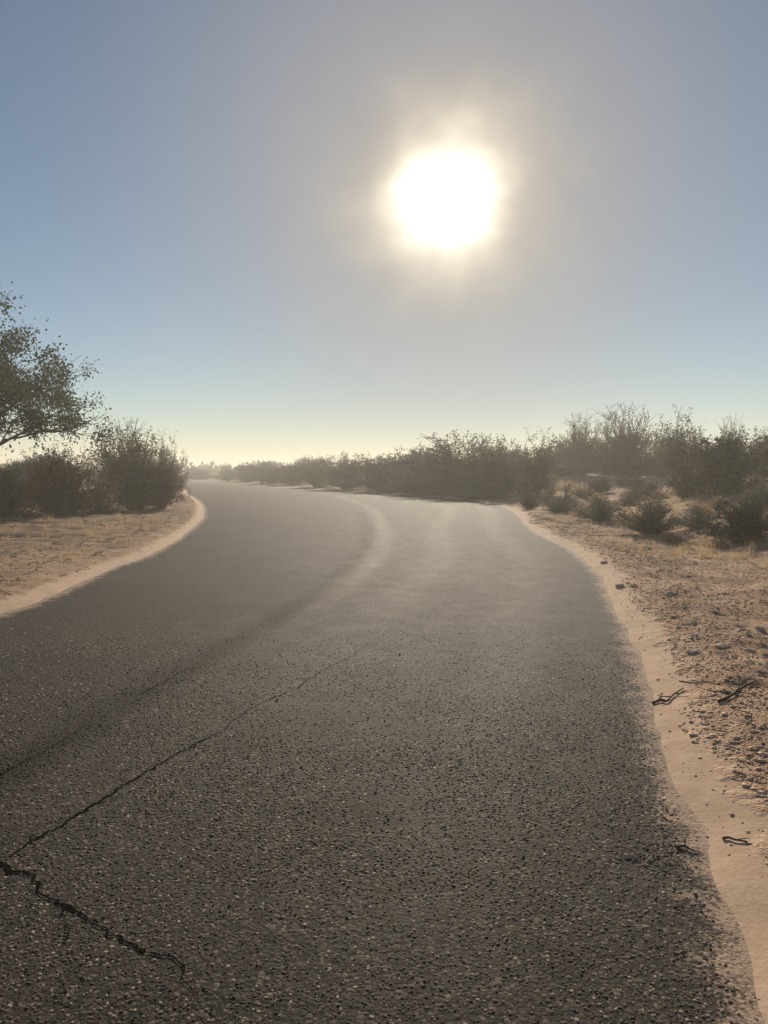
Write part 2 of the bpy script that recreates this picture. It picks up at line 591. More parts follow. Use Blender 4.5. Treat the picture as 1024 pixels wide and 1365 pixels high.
def crack(pixels, w0, w1, seed, step=0.03):
    """A jagged dark fissure in the asphalt as a thin ribbon of uneven width."""
    line = smooth_line([flat(*p) for p in pixels], 10)
    L = np.hypot(*np.diff(line, axis=0).T).sum()
    line = resample(line, int(L / step))
    r = np.random.default_rng(seed)
    d = np.gradient(line, axis=0)
    d /= np.hypot(*d.T)[:, None]
    nrm = np.c_[d[:, 1], -d[:, 0]]
    n = len(line)
    jig = np.cumsum(r.normal(0, 0.006, n))
    jig -= np.linspace(jig[0], jig[-1], n)
    line = line + nrm * (jig + r.normal(0, 0.004, n))[:, None]
    sl = np.interp(np.arange(n), np.arange(0, n + 7, 7), r.uniform(.35, 1.25, len(np.arange(0, n + 7, 7))))
    w = np.linspace(w0, w1, n) * sl * r.uniform(0.55, 1.2, n)
    w[0] = w[-1] = 0.001
    v, f = [], []
    for i in range(n):
        for s in (-1, 1):
            x, y = line[i] + nrm[i] * w[i] * 0.5 * s
            v.append((x, y, road_z(x, y) + 0.004))
        if i:
            f.append((2 * i - 2, 2 * i - 1, 2 * i + 1, 2 * i))
    return link_mesh('crack', v, f, M_CRACK, road)


crack([(-40, 1130), (0, 1165), (45, 1190), (80, 1222), (140, 1255), (195, 1292)], 0.026, 0.016, 1, 0.018)
crack([(193, 1290), (222, 1306), (236, 1330), (268, 1352)], 0.013, 0.004, 8, 0.02)
crack([(78, 1220), (92, 1252), (88, 1280)], 0.010, 0.003, 9, 0.02)
crack([(2, 1164), (20, 1156), (34, 1147)], 0.018, 0.016, 6, 0.02)
crack([(30, 1149), (60, 1132), (130, 1088), (200, 1043), (262, 1005)], 0.017, 0.008, 2, 0.02)
crack([(250, 1010), (290, 990), (330, 966), (400, 927)], 0.008, 0.006, 7, 0.02)
crack([(398, 930), (440, 900), (470, 882), (500, 862)], 0.006, 0.003, 3)
crack([(130, 1088), (150, 1084), (176, 1070)], 0.007, 0.003, 10, 0.02)
crack([(-20, 1060), (60, 1014), (110, 982)], 0.010, 0.004, 4)
crack([(190, 938), (215, 921), (262, 893)], 0.007, 0.003, 5)


# ------------------------------------------------------------------ loose stones, gravel and litter
ICO_V = np.array([(0, 0, 1), (.89, 0, .45), (.28, .85, .45), (-.72, .53, .45), (-.72, -.53, .45), (.28, -.85, .45),
                  (.72, .53, -.45), (-.28, .85, -.45), (-.89, 0, -.45), (-.28, -.85, -.45), (.72, -.53, -.45), (0, 0, -1)], float)
ICO_F = np.array([(0, 1, 2), (0, 2, 3), (0, 3, 4), (0, 4, 5), (0, 5, 1), (1, 6, 2), (2, 7, 3), (3, 8, 4), (4, 9, 5), (5, 10, 1),
                  (6, 7, 2), (7, 8, 3), (8, 9, 4), (9, 10, 5), (10, 6, 1), (11, 7, 6), (11, 8, 7), (11, 9, 8), (11, 10, 9), (11, 6, 10)])
OCT_V = np.array([(1, 0, 0), (0, 1, 0), (-1, 0, 0), (0, -1, 0), (0, 0, 1), (0, 0, -1)], float)
OCT_F = np.array([(0, 1, 4), (1, 2, 4), (2, 3, 4), (3, 0, 4), (1, 0, 5), (2, 1, 5), (3, 2, 5), (0, 3, 5)])


def pebbles(name, pts, sizes, mat, V, Fc, seed):
    r = np.random.default_rng(seed)
    n = len(pts)
    sc = sizes[:, None] * np.c_[r.uniform(.7, 1.3, n), r.uniform(.7, 1.3, n), r.uniform(.18, .45, n)]
    rot = r.uniform(0, 6.283, n)
    v = V[None] * r.uniform(0.75, 1.2, (n, len(V), 1)) * sc[:, None, :]
    c, s = np.cos(rot)[:, None], np.sin(rot)[:, None]
    w = np.stack([v[..., 0] * c - v[..., 1] * s, v[..., 0] * s + v[..., 1] * c, v[..., 2]], -1) + pts[:, None, :]
    f = (Fc[None] + (np.arange(n) * len(V))[:, None, None]).reshape(-1, 3)
    return link_mesh(name, w.reshape(-1, 3), f, mat)


# gravel on the right verge, thick behind the smooth strip and thinner farther off
n = 72000
yy = 1.6 + rng.random(n) ** 1.9 * 26
xx = np.interp(yy, RE[:, 1][:int(len(RE) * .7)], RE[:, 0][:int(len(RE) * .7)]) + rng.gamma(1.7, 0.8, n)
oo = out_of_road(xx, yy)[1]
keep = (oo > 0.02) & ((oo > 0.24 + 0.2 * vnoise(xx * 1.4, yy * 1.4, 71)) | (rng.random(n) < 0.10)) & (vnoise(xx * 1.1, yy * 1.1, 72) + rng.random(n) > 0.15)
xx, yy = xx[keep], yy[keep]
sz = np.clip(rng.lognormal(math.log(0.0060), 0.5, len(xx)), 0.003, 0.030) * (1 + yy * 0.02)
gr = pebbles('gravel', np.c_[xx, yy, height(xx, yy) + sz * 0.15], sz, M_STONE, OCT_V, OCT_F, 5)
tag(gr, 'scattered small stones over the right verge of the road', kind='stuff')
# and on the left one
n = 7000
yy = 8 + rng.random(n) ** 1.3 * 22
xx = -4.2 - (yy - 8) * 0.11 - rng.gamma(2.0, 1.3, n)
oo = out_of_road(xx, yy)[2]
keep = oo > 0.35
xx, yy = xx[keep], yy[keep]
sz = np.clip(rng.lognormal(math.log(0.012), 0.5, len(xx)), 0.005, 0.05)
gl = pebbles('gravel', np.c_[xx, yy, height(xx, yy) + sz * 0.15], sz, M_STONE, OCT_V, OCT_F, 6)
tag(gl, 'scattered small stones over the left verge of the road', kind='stuff')
# loose chips lying on the asphalt
n = 5000
yy = 1.7 + rng.random(n) ** 1.7 * 9
xx = rng.uniform(-4.5, 3.2, n)
oo = out_of_road(xx, yy)[0]
keep = (oo < 0.05) & (rng.random(n) < 0.45 + 0.5 * np.exp(oo / 0.3))
xx, yy, oo = xx[keep], yy[keep], oo[keep]
zz = np.array([0.0] * len(xx))
dl, dr = line_dist(xx, yy, LE)[0], line_dist(xx, yy, RE)[0]
uu = dl / (dl + dr)
zz = 0.004 + 0.05 * uu * (1 - uu) * 4 + 0.006 * vnoise(xx * 0.8, yy * 0.8, 44)
sz = np.clip(rng.lognormal(math.log(0.0034), 0.35, len(xx)), 0.002, 0.007)
ch = pebbles('loose_gravel', np.c_[xx, yy, zz + sz * 0.3], sz, M_CHIP, OCT_V, OCT_F, 7)
tag(ch, 'loose stone chips lying on the worn asphalt', kind='stuff')


# the coarse aggregate that stands out of the worn surface near by: flat-topped stones, half sunk in the binder
def aggregate():
    r = np.random.default_rng(19)
    pts, sizes = [], []
    y = 1.75
    while y < 8.6:
        step = 0.0145 * (1 + 0.13 * max(0, y - 2.2))
        xs_ = np.arange(-0.56 * y - 0.2, min(0.56 * y + 0.2, 2.6), step)
        pts.append(np.c_[xs_ + r.uniform(-.5, .5, len(xs_)) * step, y + r.uniform(-.5, .5, len(xs_)) * step])
        sizes.append(np.full(len(xs_), step))
        y += step
    p_, s_ = np.concatenate(pts), np.concatenate(sizes)
    o_ = out_of_road(p_[:, 0], p_[:, 1])[0]
    k = (r.random(len(p_)) < sstep(0.0, -0.18, o_) + .15) & (o_ < 0.02 + 0.05 * vnoise(p_[:, 0] * 4, p_[:, 1] * 4, 81)) & (r.random(len(p_)) < 0.80 * sstep(8.6, 3.2, p_[:, 1])) & (r.random(len(p_)) < 0.72 + 0.4 * vnoise(p_[:, 0] * 2.1, p_[:, 1] * 2.1, 82))
    p_, s_ = p_[k], s_[k]
    n_ = len(p_)
    d1, d2 = line_dist(p_[:, 0], p_[:, 1], LE)[0], line_dist(p_[:, 0], p_[:, 1], RE)[0]
    u_ = d1 / (d1 + d2)
    z_ = 0.004 + 0.05 * u_ * (1 - u_) * 4 + 0.006 * vnoise(p_[:, 0] * 0.8, p_[:, 1] * 0.8, 44)
    th = np.arange(5) / 5 * 2 * math.pi
    th = th[None] + r.uniform(0, 6.28, (n_, 1)) + r.uniform(-.3, .3, (n_, 5))
    rad = (s_ * r.uniform(.30, .62, n_))[:, None] * r.uniform(.75, 1.2, (n_, 5))
    hh = s_ * r.uniform(.03, .17, n_) * sstep(9.5, 2.5, p_[:, 1])
    tilt = r.normal(0, .22, (n_, 2))
    lo_ = np.stack([p_[:, :1] + np.cos(th) * rad, p_[:, 1:] + np.sin(th) * rad, np.repeat(z_[:, None] - .001, 5, 1)], -1)
    tx, ty = np.cos(th) * rad * .68, np.sin(th) * rad * .68
    hi_ = np.stack([p_[:, :1] + tx, p_[:, 1:] + ty, (z_ + hh)[:, None] + tx * tilt[:, :1] + ty * tilt[:, 1:]], -1)
    v_ = np.concatenate([lo_, hi_], 1).reshape(-1, 3)
    i_ = np.arange(n_)[:, None] * 10
    tri = []
    for a_ in range(5):
        b_ = (a_ + 1) % 5
        tri += [(a_, b_, 5 + b_), (a_, 5 + b_, 5 + a_)]
    tri += [(5, 6, 7), (5, 7, 8), (5, 8, 9)]
    f_ = (np.array(tri)[None] + i_[:, :, None]).reshape(-1, 3)
    ob = link_mesh('aggregate', v_, f_, M_AGG)
    ob.data.attributes.new('tint', 'FLOAT', 'POINT').data.foreach_set('value', np.repeat(r.random(n_) * (0.22 + 0.78 * sstep(0.05, 0.26, line_dist(p_[:, 0], p_[:, 1], seam)[0] + 0.05 * vnoise(p_[:, 0] * 3, p_[:, 1] * 3, 83))), 10).astype(np.float32))
    print('aggregate', n_)
    return tag(ob, 'coarse stone aggregate showing in the worn asphalt', kind='stuff')


aggregate()


def rock_mesh(seed):
    r = np.random.default_rng(seed)
    v = [tuple(x) for x in ICO_V]
    f = [tuple(x) for x in ICO_F]
    cache, out = {}, []

    def mid(i, j):
        k = (min(i, j), max(i, j))
        if k not in cache:
            p = (np.array(v[i]) + np.array(v[j])) / 2
            v.append(tuple(p / np.linalg.norm(p)))
            cache[k] = len(v) - 1
        return cache[k]
    for a_, b_, c_ in f:
        x, y, z = mid(a_, b_), mid(b_, c_), mid(c_, a_)
        out += [(a_, x, z), (x, b_, y), (z, y, c_), (x, y, z)]
    vv = np.array(v) * r.uniform(0.78, 1.12, (len(v), 1)) * np.array([1.2, 0.9, 0.6])
    return vv, out


def stone(px, py, size, label, seed):
    p = ground_at(px, py)
    v, f = rock_mesh(seed)
    o = link_mesh('stone', v * size, f, M_STONE)
    o.location = (p.x, p.y, p.z + size * 0.25)
    o.rotation_euler = (0, 0, seed * 1.3)
    return tag(o, label, 'stone', 'stones on the right verge')


def tube(pts, radii, sides=5):
    pts = np.asarray(pts, float)
    n = len(pts)
    d = np.gradient(pts, axis=0)
    d /= np.linalg.norm(d, axis=1)[:, None] + 1e-9
    ref = np.where(np.abs(d[:, 2:3]) < 0.8, np.array([[0, 0, 1.0]]), np.array([[1.0, 0, 0]]))
    a_ = np.cross(d, ref)
    a_ /= np.linalg.norm(a_, axis=1)[:, None] + 1e-9
    b_ = np.cross(d, a_)
    th = np.arange(sides) / sides * 2 * math.pi
    ring = pts[:, None] + (a_[:, None] * np.cos(th)[None, :, None] + b_[:, None] * np.sin(th)[None, :, None]) * np.asarray(radii)[:, None, None]
    i = np.arange(n * sides).reshape(n, sides)
    j = np.roll(i, -1, 1)
    f = np.stack([i[:-1].ravel(), j[:-1].ravel(), j[1:].ravel(), i[1:].ravel()], 1)
    return ring.reshape(-1, 3), f


class Build:
    def __init__(self):
        self.v, self.f, self.n = [], [], 0

    def add(self, v, f):
        self.v.append(v)
        self.f.append(f + self.n)
        self.n += len(v)

    def out(self):
        return np.concatenate(self.v), np.concatenate(self.f)


def stick(pixels, rad, label, mat=None, lift=0.6, twigs=0, on_road=False, seed=0):
    """A fallen stick lying along the given photo pixels, with short side twigs."""
    r = np.random.default_rng(seed)
    pp = []
    for px, py in pixels:
        if on_road:
            x, y = flat(px, py)
            pp.append((x, y, road_z(x, y)))
        else:
            g = ground_at(px, py)
            pp.append((g.x, g.y, g.z))
    pp = smooth_line(pp, 5)
    base = pp.mean(0)
    pp = pp - base
    pp[:, 2] += rad * 0.9 + lift * rad * np.sin(np.linspace(0.3, 2.8, len(pp)))
    B = Build()
    B.add(*tube(pp, np.linspace(rad, rad * 0.45, len(pp)) * r.uniform(.85, 1.15, len(pp)), 6))
    for _ in range(twigs):
        k = int(r.integers(2, len(pp) - 2))
        dirn = np.array([r.normal(), r.normal(), abs(r.normal()) * 0.35])
        dirn *= rad * r.uniform(5, 11) / np.linalg.norm(dirn)
        tw = np.stack([pp[k], pp[k] + dirn * .5 + r.normal(0, rad * .4, 3), pp[k] + dirn])
        B.add(*tube(tw, (rad * .45, rad * .35, rad * .2), 4))
    o = link_mesh('stick', *B.out(), mat or M_STICK, smooth=True)
    o.location = base
    return tag(o, label, 'stick', 'dry sticks beside the road')


stick([(870, 939), (880, 936), (889, 937), (897, 929), (911, 919)], 0.009, 'dark forked stick lying across the edge of the smooth sand strip', twigs=5, seed=1)
stick([(957, 938), (968, 934), (977, 929), (990, 919), (1008, 910)], 0.012, 'thick dark stick lying on the pebbly verge, farthest from the asphalt', twigs=6, seed=2)
stick([(905, 908), (925, 911), (942, 909), (960, 913), (985, 906), (1017, 907)], 0.0035, 'long thin twig lying behind the two dark sticks', twigs=6, seed=3)
stick([(963, 1120), (971, 1119), (980, 1122), (996, 1124)], 0.006, 'short dark stick lying by itself on the smooth sand strip', twigs=2, seed=4)
stick([(902, 1132), (912, 1131), (918, 1134), (927, 1137)], 0.006, 'short dark stick lying on the edge of the asphalt', twigs=2, seed=5, on_road=True)

# pale crumbs of dead twigs on the asphalt
B = Build()
for _ in range(60):
    px, py = rnd.gauss(862, 20), rnd.gauss(1141, 13)
    x, y = flat(px, py)
    z = road_z(x, y) + 0.005
    th, L = rnd.uniform(0, 6.28), rnd.uniform(0.01, 0.05)
    e = np.array([math.cos(th) * L, math.sin(th) * L, rnd.uniform(0, 0.012)])
    q = np.array([x, y, z])
    B.add(*tube(np.stack([q - e * .5 * (1, 1, 0), q + (0, 0, .002), q + e * .5]), (.0016, .002, .0012), 4))
tag(link_mesh('twig_litter', *B.out(), M_PALE), 'pale dead twig litter lying on the asphalt', kind='stuff')

B = Build()
for _ in range(900):
    y = 1.9 + rnd.random() ** 1.7 * 22
    x = float(np.interp(y, RE[:, 1][:60], RE[:, 0][:60])) + rnd.gammavariate(2.0, .75) + .12
    if abs(x) > .56 * y + .5:
        continue
    th, L = rnd.uniform(0, 6.28), rnd.uniform(.02, .11) * (1 + y * .05)
    e = np.array([math.cos(th) * L, math.sin(th) * L, rnd.uniform(-.1, .25) * L])
    k = np.array([rnd.gauss(0, .15) * L, rnd.gauss(0, .15) * L, .1 * L])
    q = np.array([x, y, height1(x, y) + .005])
    w_ = rnd.uniform(.0012, .0032) * (1 + y * .06)
    B.add(*tube(np.stack([q - e * .5, q + k, q + e * .5]), (w_ * .8, w_, w_ * .5), 4))
tag(link_mesh('twig_litter', *B.out(), M_TWIG), 'small dead twigs strewn over the pebbly right verge', kind='stuff')
B = Build()
for _ in range(700):
    y = rnd.uniform(8, 27)
    x = float(np.interp(y, LE[:, 1][:45], LE[:, 0][:45])) - rnd.gammavariate(2.2, 1.4) - .1
    th, L = rnd.uniform(0, 6.28), rnd.uniform(.05, .28)
    e = np.array([math.cos(th) * L, math.sin(th) * L, rnd.uniform(-.1, .3) * L])
    q = np.array([x, y, height1(x, y) + .008])
    w_ = rnd.uniform(.003, .007)
    B.add(*tube(np.stack([q - e * .5, q + (0, 0, .12 * L), q + e * .5]), (w_ * .8, w_, w_ * .5), 4))
tag(link_mesh('twig_litter', *B.out(), M_TWIG), 'dead twigs strewn under the bushes inside the bend', kind='stuff')

half = [(930, 845), (952, 815), (898, 822), (1000, 868), (945, 892), (1012, 838), (880, 772), (918, 768), (968, 792), (858, 758), (990, 905), (1005, 975), (962, 862), (925, 870), (1010, 1012), (940, 965)]
for i, (px, py) in enumerate(half):
    o_ = stone(px, py, rnd.uniform(.022, .05) * (1.0 if py < 880 else .6), 'half buried pinkish stone among the gravel of the right verge', 40 + i)
    o_['group'] = 'half buried stones on the right verge'
    o_.scale = (1, 1, .7)
    o_.location.z -= .006

for i, (px, py, s, lb) in enumerate((
        (826, 783, 0.060, 'dark stone at the back of the smooth sand strip, largest of its cluster'),
        (845, 782, 0.045, 'smaller stone just right of the largest dark stone'),
        (893, 793, 0.055, 'single stone standing alone on the verge right of the stone cluster'),
        (978, 879, 0.035, 'stone on the pebbly verge behind the thick dark stick'),
        (805, 751, 0.050, 'farthest single stone beside the outside of the bend'))):
    stone(px, py, s, lb, i + 3)


# ------------------------------------------------------------------ plants
def leaf_quads(pos, size, seed, droop=0.0):
    """Small diamond leaves at the positions, turned every way."""
    r = np.random.default_rng(seed)
    n = len(pos)
    d = r.normal(size=(n, 3))
    d[:, 2] -= droop
    d /= np.linalg.norm(d, axis=1)[:, None]
    e = np.cross(d, r.normal(size=(n, 3)))
    e /= np.linalg.norm(e, axis=1)[:, None] + 1e-9
    L = (size * r.uniform(.6, 1.4, n))[:, None]
    w = L * r.uniform(.28, .5, n)[:, None]
    v = np.stack([pos, pos + d * L * .5 + e * w, pos + d * L, pos + d * L * .5 - e * w], 1).reshape(-1, 3)
    return v, np.arange(4 * n).reshape(n, 4), np.repeat(r.random(n), 4)


def grow_shrub(seed, h, w, stems, twigs, leaves_per, leaf, open_=0.35, bare=0.0):
    """A many-stemmed desert shrub: stems fan out from one base, fork into twigs, leaves sit along the twigs."""
    r = np.random.default_rng(seed)
    B = Build()
    lp = []
    for i in range(stems):
        az = r.uniform(0, 2 * math.pi)
        q = r.random() ** 0.55
        out = q * w * 0.5 * r.uniform(.80, 1.10)
        top = h * max(.16, 1 - q ** 2.6) ** .75 * r.uniform(.72, 1.05)
        if r.random() < open_:
            top *= r.uniform(1.0, 1.16)
        base = np.array([math.cos(az), math.sin(az), 0]) * r.uniform(0, .07) * w
        tip = np.array([math.cos(az) * out, math.sin(az) * out, top])
        t = np.linspace(0, 1, 7)[:, None]
        mid = base + (tip - base) * t
        mid[:, :2] -= (np.array([math.cos(az), math.sin(az)]) * out * 0.22) * np.sin(t * math.pi)
        mid += r.normal(0, .018 * h, mid.shape) * t
        B.add(*tube(mid, np.linspace(.010, .0025, 7) * (0.5 + h * .4), 4))
        for k in range(twigs):
            s = r.uniform(.22, 1.0)
            p0 = np.array([np.interp(s, t[:, 0], mid[:, c]) for c in range(3)])
            dr = (tip - base) / np.linalg.norm(tip - base) + r.normal(0, .55, 3) + (0, 0, .25)
            dr *= h * r.uniform(.09, .24) / np.linalg.norm(dr)
            p2 = p0 + dr
            p2[2] = max(p2[2], .03)
            p1 = (p0 + p2) / 2 + r.normal(0, .012 * h, 3)
            B.add(*tube(np.stack([p0, p1, p2]), (.0035 * h, .0026 * h, .0014 * h), 3))
            if r.random() < bare:
                continue
            m = max(1, int(leaves_per * r.uniform(.5, 1.5)))
            u = r.uniform(.15, 1.05, m)[:, None]
            lp.append(p0 + (p2 - p0) * u + r.normal(0, .020 * h, (m, 3)))
    lp = np.concatenate(lp)
    lp[:, 2] = np.maximum(lp[:, 2], .02)
    return B.out(), leaf_quads(lp, leaf, seed + 900)


PROTO = {}


def shrub_proto(kind, seed, name, mat_leaf, mat_stem, **kw):
    (sv, sf), (lv, lf, lt) = grow_shrub(seed, **kw)
    root = empty(name, (0, 0, 0))
    link_mesh('stems', sv, sf, mat_stem, root)
    fo = link_mesh('foliage', lv, lf, mat_leaf, root)
    at = fo.data.attributes.new('tint', 'FLOAT', 'POINT')
    at.data.foreach_set('value', lt.astype(np.float32))
    PROTO[kind] = [root, float(np.percentile(lv[:, 2], 98.5)), 2 * float(np.percentile(np.hypot(lv[:, 0], lv[:, 1]), 97)), False]


shrub_proto('creosote', 11, 'creosote_bush', M_OLIVE, M_TWIG, h=2.0, w=2.2, stems=70, twigs=12, leaves_per=14, leaf=.045, open_=.5)
shrub_proto('creosote2', 12, 'creosote_bush', M_OLIVE, M_TWIG, h=2.0, w=2.0, stems=58, twigs=12, leaves_per=12, leaf=.045, open_=.6, bare=.12)
shrub_proto('round', 13, 'round_bush', M_DARK, M_TWIG, h=1.5, w=2.2, stems=110, twigs=12, leaves_per=14, leaf=.040, open_=.15)
shrub_proto('rust', 14, 'brown_bush', M_RUST, M_TWIG, h=1.7, w=2.2, stems=110, twigs=12, leaves_per=13, leaf=.040, open_=.15)
shrub_proto('grey', 15, 'low_bush', M_GREY, M_TWIG, h=1.0, w=1.7, stems=90, twigs=10, leaves_per=12, leaf=.032, open_=.2, bare=.1)
shrub_proto('straw', 17, 'dry_straw_bush', M_STRAW, M_TWIG, h=.8, w=1.4, stems=70, twigs=9, leaves_per=6, leaf=.040, open_=.3, bare=.25)
shrub_proto('wispy', 16, 'wispy_bush', M_OLIVE, M_TWIG, h=2.6, w=2.0, stems=46, twigs=13, leaves_per=7, leaf=.045, open_=.8, bare=.35)


def place(kind, px, py, top_py, w_px, label, group, cat='bush', sink=0.04):
    """Stand a shrub on the ground seen at a pixel, sized from the height and width it shows there."""
    g = ground_at(px, py)
    dist = g.y / math.cos(PITCH)
    hgt = max(.25, (EYE - g.z) + (630 - top_py) / F_PX * dist) * .90
    wid = w_px / F_PX * dist * .90
    return put(kind, g, hgt, wid, label, group, cat, sink)


def put(kind, g, hgt, wid, label, group, cat='bush', sink=0.04):
    p = PROTO[kind]
    root = p[0]
    if p[3]:
        c = root.copy()
        C.objects.link(c)
        for chd in root.children:
            d = chd.copy()
            C.objects.link(d)
            d.parent = c
        root = c
    p[3] = True
    root.location = (g[0], g[1], g[2] - sink)
    root.rotation_euler = (0, 0, rnd.uniform(0, 6.28))
    root.scale = (wid / p[2], wid / p[2], hgt / p[1])
    return tag(root, label, cat, group)


GL, GR_, GM = 'bushes inside the bend', 'bushes on the right bank', 'bushes beyond the bend'
# inside the bend, left of the road
place('rust', 84, 688, 597, 136, 'rounded brown bush beside the large tree', GL)
place('creosote', 182, 680, 574, 128, 'tall dark green bush with upright sprigs right of the rounded brown bush', GL)
place('wispy', 165, 672, 556, 96, 'sparse tall bush standing up behind the dark green bush', GL)
place('rust', 216, 678, 612, 80, 'small brown bush nearest the inner edge of the bend', GL)
place('round', 6, 694, 618, 84, 'low dark bush at the foot of the large tree', GL)
place('grey', 134, 688, 650, 60, 'low bush filling the gap between rounded brown and dark green bushes', GL)
place('creosote2', 226, 664, 582, 60, 'narrow bush behind the small brown bush', GL)
place('round', 60, 668, 602, 130, 'bush half hidden behind the rounded brown bush', GL)
# right bank, front to back
place('round', 990, 722, 662, 136, 'dark dense bush at the right end of the bank, low in front', GR_)
place('grey', 866, 712, 658, 100, 'grey green bush in front, spreading onto the pebbly verge', GR_)
place('grey', 930, 704, 672, 70, 'low grey bush between the front grey green bush and the dark dense bush', GR_)
place('grey', 800, 694, 658, 74, 'small grey bush left of the front grey green bush', GR_)
place('grey', 744, 684, 662, 52, 'low bush at the corner where the verge narrows', GR_)
place('rust', 912, 664, 628, 60, 'brown bush in the middle of the bank under the two-tufted creosote', GR_)
place('grey', 1016, 676, 640, 70, 'low pale bush behind the dark dense bush', GR_)
place('creosote', 842, 648, 572, 150, 'tallest creosote bush on the right bank', GR_)
place('wispy', 832, 648, 538, 100, 'wispy bush whose bare sprigs rise above the tallest creosote bush', GR_)
place('creosote2', 905, 648, 552, 110, 'creosote bush with two tufts right of the tallest creosote', GR_)
place('creosote', 768, 648, 576, 130, 'broad creosote bush left of the tallest creosote', GR_)
place('wispy', 776, 648, 550, 70, 'thin bush poking up through the broad creosote bush', GR_)
place('round', 960, 648, 576, 150, 'long dark bush behind the dark dense bush', GR_)
place('wispy', 974, 648, 554, 50, 'single thin sprig bush above the long dark bush', GR_)
place('round', 1034, 648, 572, 120, 'dark bush cut by the right end behind the low pale bush', GR_)
place('creosote2', 716, 664, 578, 100, 'creosote bush standing at the outside of the bend', GR_)
place('creosote', 664, 664, 584, 120, 'wide hazy bush under the sun beside the outside of the bend', GR_)
spots = [(722, 672), (760, 676), (776, 690), (815, 680), (826, 700), (850, 664), (884, 684), (905, 700), (922, 682), (948, 690), (962, 676), (985, 690), (1008, 700), (940, 664), (880, 664),
         (790, 666), (738, 664), (900, 722), (960, 730),
         (708, 668), (730, 657), (752, 652), (768, 660), (790, 652), (806, 658), (826, 652), (848, 655), (868, 660), (800, 674), (768, 682), (836, 676), (704, 678), (980, 656), (1010, 654)]
for px, py in spots:
    kd = ('grey', 'straw', 'straw', 'rust', 'straw')[rnd.randrange(5)]
    tone = {'grey': 'grey green', 'straw': 'straw coloured', 'rust': 'brown'}[kd]
    place(kd, px + rnd.uniform(-6, 6), py, py - rnd.uniform(12, 24), rnd.uniform(26, 52),
          f'small low {tone} bush dotted over the sandy right bank', f'small {tone} bushes dotted over the right bank')
# beyond the bend
place('creosote', 612, 660, 577, 169, 'domed bush rising highest beyond the bend', GM)
place('round', 556, 657, 599, 117, 'bush left of the highest domed bush beyond the bend', GM)
place('round', 510, 654, 606, 117, 'dense hedge-like bush in the middle beyond the bend', GM)
place('creosote', 462, 652, 605, 109, 'bush with two low peaks beyond the bend', GM)
place('creosote2', 424, 649, 610, 91, 'open bush just left of the two low peaks', GM)
place('round', 390, 646, 618, 81, 'dark low bush where the far road edge starts rising', GM)
place('creosote', 360, 644, 618, 70, 'small bush at the middle of the far straight', GM)
place('round', 330, 642, 618, 60, 'small dark bush near the far end of the road', GM)
place('creosote2', 304, 641, 622, 49, 'last small bush before the road disappears', GM)
place('round', 268, 640, 626, 52, 'bush at the far mouth of the road where it leaves view', GM)
place('grey', 636, 665, 643, 104, 'low grey bush at the road edge under the highest dome', GM)
place('grey', 580, 660, 647, 91, 'low grey bush at the road edge left of the highest dome', GM)
place('grey', 530, 656, 643, 78, 'low grey bush in front of the dense hedge-like bush', GM)

# smaller shrubs farther out, nothing tells them apart
kinds = ['creosote', 'creosote2', 'round', 'rust', 'round', 'wispy']
FAR_LABEL = {
    'creosote': ('olive bush with ragged top in the far scrub behind the roadside bushes', 'far olive bushes'),
    'creosote2': ('open olive bush with thin sprigs in the far scrub behind the roadside bushes', 'far open olive bushes'),
    'round': ('smooth rounded dark bush in the far scrub behind the roadside bushes', 'far rounded dark bushes'),
    'rust': ('brown rounded bush in the far scrub behind the roadside bushes', 'far brown bushes'),
    'wispy': ('thin half bare bush in the far scrub behind the roadside bushes', 'far half bare bushes')}
cand = np.array([(rnd.uniform(-.6, .6), 42 + rnd.random() ** 1.2 * 170) for _ in range(420)])
cx_, cy_ = cand[:, 0] * cand[:, 1], cand[:, 1]
ok_ = out_of_road(cx_, cy_)[0] > 2.2
cz_ = height(cx_, cy_)
count = 0
for x, y, z, ok in zip(cx_, cy_, cz_, ok_):
    if not ok or count >= 140 or (x > 0 and y < 46):
        continue
    hh = rnd.uniform(1.4, 2.8)
    kd = rnd.choice(kinds)
    put(kd, (x, y, z), hh, hh * rnd.uniform(1.3, 2.2), *FAR_LABEL[kd])
    count += 1

# the far scrub that closes the horizon, one mass
fp, fl = [], []
for _ in range(1500):
    y = 200 + rnd.random() ** 1.5 * 900
    x = rnd.uniform(-.7, .7) * y
    z = height1(x, y)
    hh = rnd.uniform(1.5, 4.2)
    m = 46
    q = np.random.default_rng(count).normal(size=(m, 3))
    count += 1
    q /= np.linalg.norm(q, axis=1)[:, None]
    q *= np.random.default_rng(count).uniform(.4, 1, (m, 1))
    fp.append(np.array([x, y, z + hh * .45]) + q * np.array([hh * .75, hh * .75, hh * .5]))
    fl.append(np.full(m, hh * .32))
v, f, tnt = leaf_quads(np.concatenate(fp), np.concatenate(fl), 77)
fs = link_mesh('far_scrub', v, f, M_OLIVE)
fs.data.attributes.new('tint', 'FLOAT', 'POINT').data.foreach_set('value', tnt.astype(np.float32))
tag(fs, 'hazy band of far scrub along the horizon', kind='stuff')


